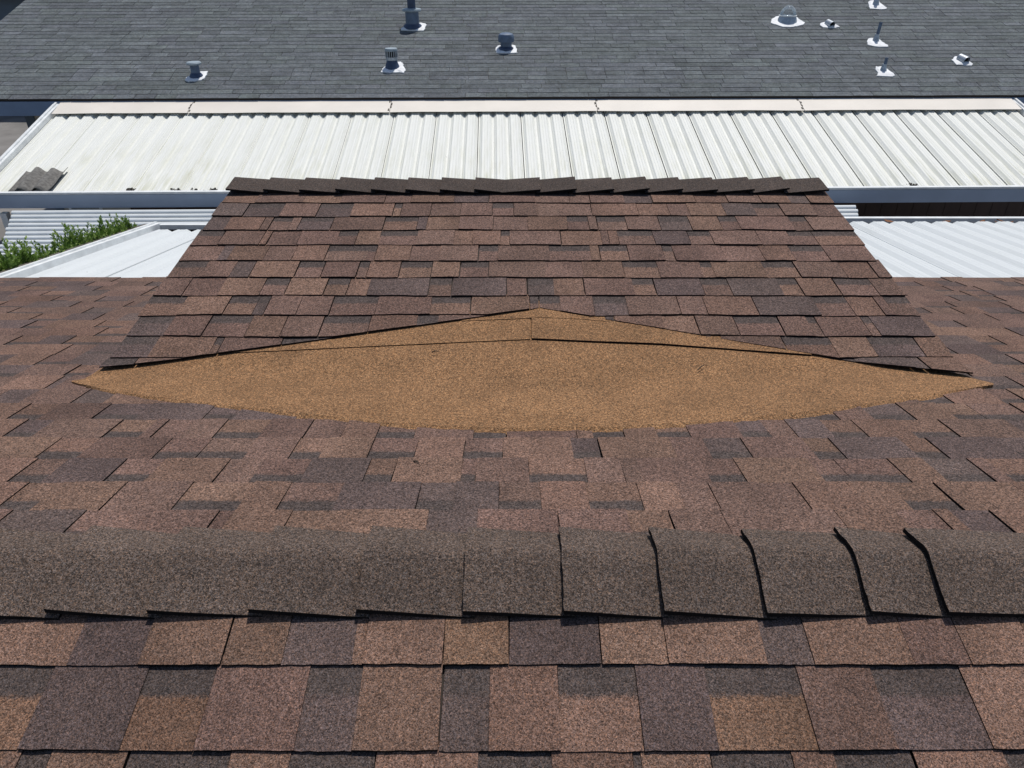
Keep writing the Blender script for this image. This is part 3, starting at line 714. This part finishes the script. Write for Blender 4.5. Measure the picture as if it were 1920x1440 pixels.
r, p, k = vent('dome_skylight', 'clear domed tubular skylight on a white flashing, upper right', 'skylight', 1475, 42)
flashing(r, [(1445, 44), (1447, 38), (1455, 33), (1475, 29), (1493, 34), (1499, 39), (1508, 44), (1507, 47), (1498, 50), (1487, 52), (1466, 52), (1455, 48)])
lat('base', r, p, [(20 * k, -3 * k), (17.5 * k, 4 * k), (15 * k, 11 * k)], 'galv'); 
m_ = MB(); m_.lathe(p + UZ * 10.6 * k, [(15 * k, 0), (16.4 * k, .3 * k), (16.4 * k, 1.6 * k), (15 * k, 1.8 * k), (14.2 * k, 1.0 * k)], 28, UZ, captop=False); m_.build('rim', M['lip'], r)
m_ = MB(); m_.lathe(p + UZ * 11.6 * k, [(15 * k * math.cos(a), 17 * k * math.sin(a)) for a in [i * .17 for i in range(10)]], 28, UZ); m_.build('dome', M['dome'], r, smooth=True); lat('shaft', r, p, [(13.8 * k, 10.5 * k), (13.8 * k, 11.3 * k)], 'ventblue')
def hood_vent(label, bx, by, poly, s):
    r, p, k = vent('hood_vent', label, 'roof vent', bx, by, 'half-pipe hood vents'); flashing(r, poly)
    ax = (nF.v * -1 + nF.u * .28 + nF.n * .0).normalized(); b0 = p + nF.n * (.01 + 4.5 * s * k) - ax * 9 * s * k; e1 = nF.u - ax * nF.u.dot(ax); e1.normalize(); e2 = e1.cross(ax) * -1
    if e2.dot(nF.n) < 0: e2 = -e2
    m_ = MB(); A, B = [], []; n = 16
    for t_ in (0, 1):
        pp = b0 + ax * (19 * s * k * t_) + nF.n * t_ * 1.2 * s * k
        A.append([m_.vert(pp + (e1 * math.cos(a) + e2 * math.sin(a)) * 7 * s * k) for a in [-.55 + i / n * 4.24 for i in range(n + 1)]])
        B.append([m_.vert(pp + (e1 * math.cos(a) + e2 * math.sin(a)) * 6.3 * s * k) for a in [-.55 + i / n * 4.24 for i in range(n + 1)]])
    for i in range(n):
        m_.face((A[0][i], A[0][i + 1], A[1][i + 1], A[1][i])); m_.face((B[0][i], B[1][i], B[1][i + 1], B[0][i + 1])); m_.face((A[1][i], A[1][i + 1], B[1][i + 1], B[1][i]))
    m_.face(A[0][::-1]); m_.build('hood', M['galv'], r)
    m_ = MB(); pp = b0 + ax * 15 * s * k; m_.face([m_.vert(pp + (e1 * math.cos(a) + e2 * math.sin(a)) * 6.2 * s * k) for a in [i / 16 * 6.283 for i in range(16)]]); m_.prism([pp + (e1 * math.cos(a) + e2 * math.sin(a)) * 6.2 * s * k - ax * .004 for a in [i / 16 * 6.283 for i in range(16)]], [pp + (e1 * math.cos(a) + e2 * math.sin(a)) * 6.2 * s * k - ax * .02 for a in [i / 16 * 6.283 for i in range(16)]], side=0); m_.build('shade_disc', M['black'], r)  # black disc paints the shade inside the hood's mouth
hood_vent('small silver half-pipe hood vent just right of the clear dome', 1554, 50, [(1536, 49), (1538, 45), (1548, 42), (1560, 43), (1567, 48), (1574, 53), (1562, 54), (1542, 53)], .85)
hood_vent('silver half-pipe hood vent nearest the right edge of the dark roof', 1803, 117, [(1784, 114), (1788, 109), (1798, 107), (1808, 110), (1816, 117), (1824, 122), (1820, 125), (1792, 123)], 1.0)
def pipe_stack(label, bx, by, h, poly, lean=0.0):
    r, p, k = vent('plumbing_stack', label, 'vent pipe', bx, by, 'plumbing vent pipes'); flashing(r, poly)
    lat('boot', r, p, [(9 * k, -2 * k), (6 * k, 4 * k), (4.2 * k, 12 * k), (3.8 * k, 15 * k)], 'galv'); ax = V((lean, 0, 1)).normalized()
    lat('pipe', r, p, [(2.9 * k, 0), (2.9 * k, h * k), (2.3 * k, h * k), (2.3 * k, (h - 3) * k)], 'ventblue', axis=ax)
pipe_stack('thin vent pipe with white flashing cut by the top edge of the picture', 1641, 12, 34, [(1627, 6), (1632, 3), (1645, 2), (1652, 9), (1662, 17), (1658, 19), (1630, 18), (1629, 12)], .02)
pipe_stack('tallest thin vent pipe, middle of the three in a row at right', 1641, 80, 35, [(1625, 82), (1627, 75), (1636, 73), (1648, 76), (1656, 82), (1665, 87), (1663, 90), (1640, 89), (1627, 86)], .06)
pipe_stack('short thin vent pipe, lowest of the three in a row at right', 1655, 136, 26, [(1640, 131), (1642, 127), (1652, 126), (1662, 131), (1670, 137), (1678, 143), (1672, 145), (1644, 144), (1645, 138)], .05)

# ------------------------------------------------------------------ juniper spilling over the left awning rail
sh = tag(empty('juniper_shrub', V((-4.35, 5.0, 0))), 'feathery green juniper shrub growing over the left awning rail', 'shrub')
m_ = MB()
for i in range(7):
    tip = V((-4.1 + random.uniform(-.35, .1), 4.0 + i * .37, 2.2 + random.uniform(-.2, .0))); m_.tube([V((-4.35 + random.uniform(-.1, .1), 5.0 + random.uniform(-.15, .15), 0)), V((-4.5, 5.0 + (tip.y - 5.0) * .4, 1.3)), tip], [.06, .045, .012], 7)
m_.build('trunk', M['bark'], sh)
def rail_z(y): return lfL.O.z + (lfL.O.y - y) * -(-.20) * 1.0
m_ = MB()
def spray(p, d, ln, n, brown=False):
    side = d.cross(V((random.uniform(-1, 1), random.uniform(-1, 1), .2))).normalized(); up2 = d.cross(side)
    for i in range(n):
        f = i / n; c = p + d * ln * f + side * .015 * math.sin(f * 4); a = random.uniform(0, 6.283); o_ = side * math.cos(a) + up2 * math.sin(a)
        l = random.uniform(.030, .075) * (1.15 - .75 * f); dd = (d * random.uniform(.6, 1.1) + o_ * .75).normalized(); w = dd.cross(V((random.uniform(-1, 1), random.uniform(-1, 1), random.uniform(-1, 1)))).normalized() * random.uniform(.004, .0085)
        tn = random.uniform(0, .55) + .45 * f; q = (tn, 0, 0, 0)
        ids = [m_.vert(c - w, q), m_.vert(c + w, q), m_.vert(c + dd * l * .6 + w * .8, q), m_.vert(c + dd * l, q), m_.vert(c + dd * l * .6 - w * .8, q)]
        m_.face(ids)
for i in range(1150):
    y = random.uniform(3.75, 6.35); off = abs(random.gauss(0, .16)) + .05; x = -3.84 - off
    hump = .5 + .5 * noise.noise(V((y * 2.6, x * 2, 3.3)))
    top = rail_z(y) - .08 + .20 * hump - off * .3
    z = top - random.uniform(0, .22)
    d = V((random.gauss(0, .35) + .05, random.gauss(0, .35), 1)).normalized()
    spray(V((x, y, z)), d, random.uniform(.06, .24) * (.5 + 1.0 * hump), 34)
for y, hgt in ((3.95, .2), (4.5, .22), (4.85, .16), (5.35, .36), (5.5, .34), (5.95, .22), (6.15, .30)):
    for q in range(7): spray(V((-3.98 + random.uniform(-.1, .04), y + random.uniform(-.08, .08), rail_z(y) - .10)), V((random.gauss(0, .2), random.gauss(0, .2), 1)).normalized(), hgt * random.uniform(.7, 1.1), 42)
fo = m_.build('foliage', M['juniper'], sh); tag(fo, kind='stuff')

# ------------------------------------------------------------------ small litter
def leaf(p, nrm, s):
    m_ = MB(); e1 = nrm.orthogonal().normalized(); a = random.uniform(0, 6.28); e1 = Matrix.Rotation(a, 3, nrm) @ e1; e2 = nrm.cross(e1)
    pts = [(-1, 0, .3), (-.5, .42, .05), (.1, .5, .12), (.6, .3, .02), (1, 0, .35), (.6, -.3, .06), (.1, -.5, .1), (-.5, -.4, .0)]
    P = [p + e1 * x * s + e2 * y * s + nrm * (z * s * .6 + .004) for x, y, z in pts]; m_.prism(P, [q - nrm * .002 for q in P], side=0); return m_.build('dead_leaf', M['leafbrown'])
for i, x in enumerate((1680, 1790, 1853, 1862, 1868, 1885, 1893, 1905)):
    p = lfR.px(x, 424); q = lfR.pt(p[0], random.uniform(-.05, .03), random.uniform(.0, .03)); tag(leaf(q, (lfR.n + V((random.uniform(-.4, .4), random.uniform(-.4, .1), 0))).normalized(), random.uniform(.035, .06)), 'curled brown dead leaf in the gutter of the right lower awning', 'leaf', 'dead leaves in the right awning gutter')
for (x0, y0, x1, y1, lab) in ((810, 668, 822, 667, 'tiny dark twig on the tan membrane left of its centre seam'), (1307, 701, 1320, 692, 'dark twig slanting on the tan membrane at right')):
    a, b2 = hit_surf(x0, y0), hit_surf(x1, y1); m_ = MB(); m_.tube([a + UZ * .017, (a + b2) / 2 + UZ * .021, b2 + UZ * .018], [.0016, .0022, .001], 6); tag(m_.build('twig', M['twig']), lab, 'twig')
for (x, y, w, lab) in ((250, 357, 12, 'small leaf litter clump at the cream awning gutter, leftmost'), (333, 355, 14, 'small dark litter clump on the awning gutter left of the brown gable'), (366, 356, 16, 'dark litter clump on the awning gutter, second left of the brown gable'), (402, 354, 18, 'litter clump on the awning gutter nearest the brown gable'), (1702, 346, 26, 'leaf litter clump on the right part of the awning gutter')):
    a, b2 = upF.px(x, y); kk = PX(upF.pt(a, b2)); m_ = MB()
    for i in range(26):
        c = upF.pt(a + random.gauss(0, w * kk * .3), .05 + random.uniform(-.02, .05), .012 + random.uniform(0, .03)); s = random.uniform(.012, .03)
        m_.prism([c + V((random.uniform(-1, 1), random.uniform(-1, 1), random.uniform(-.3, .5))) * s for _ in range(4)], [c + V((random.uniform(-1, 1), random.uniform(-1, 1), -.8)) * s for _ in range(4)], side=0)
    tag(m_.build('litter_clump', M['debris']), lab, 'litter')

for (x0, y0, x1, y1, lab) in ((776, 872, 786, 876, 'tiny dark twig on the brown slope just below the tan membrane'), (1585, 1004, 1597, 1000, 'tiny dark twig lying beside the ridge caps at right')):
    a, b2 = hit(x0, y0, farF.O, farF.n), hit(x1, y1, farF.O, farF.n); m_ = MB(); m_.tube([a + UZ * .013, (a + b2) / 2 + UZ * .017, b2 + UZ * .014], [.0016, .0022, .001], 6); tag(m_.build('twig', M['twig']), lab, 'twig')
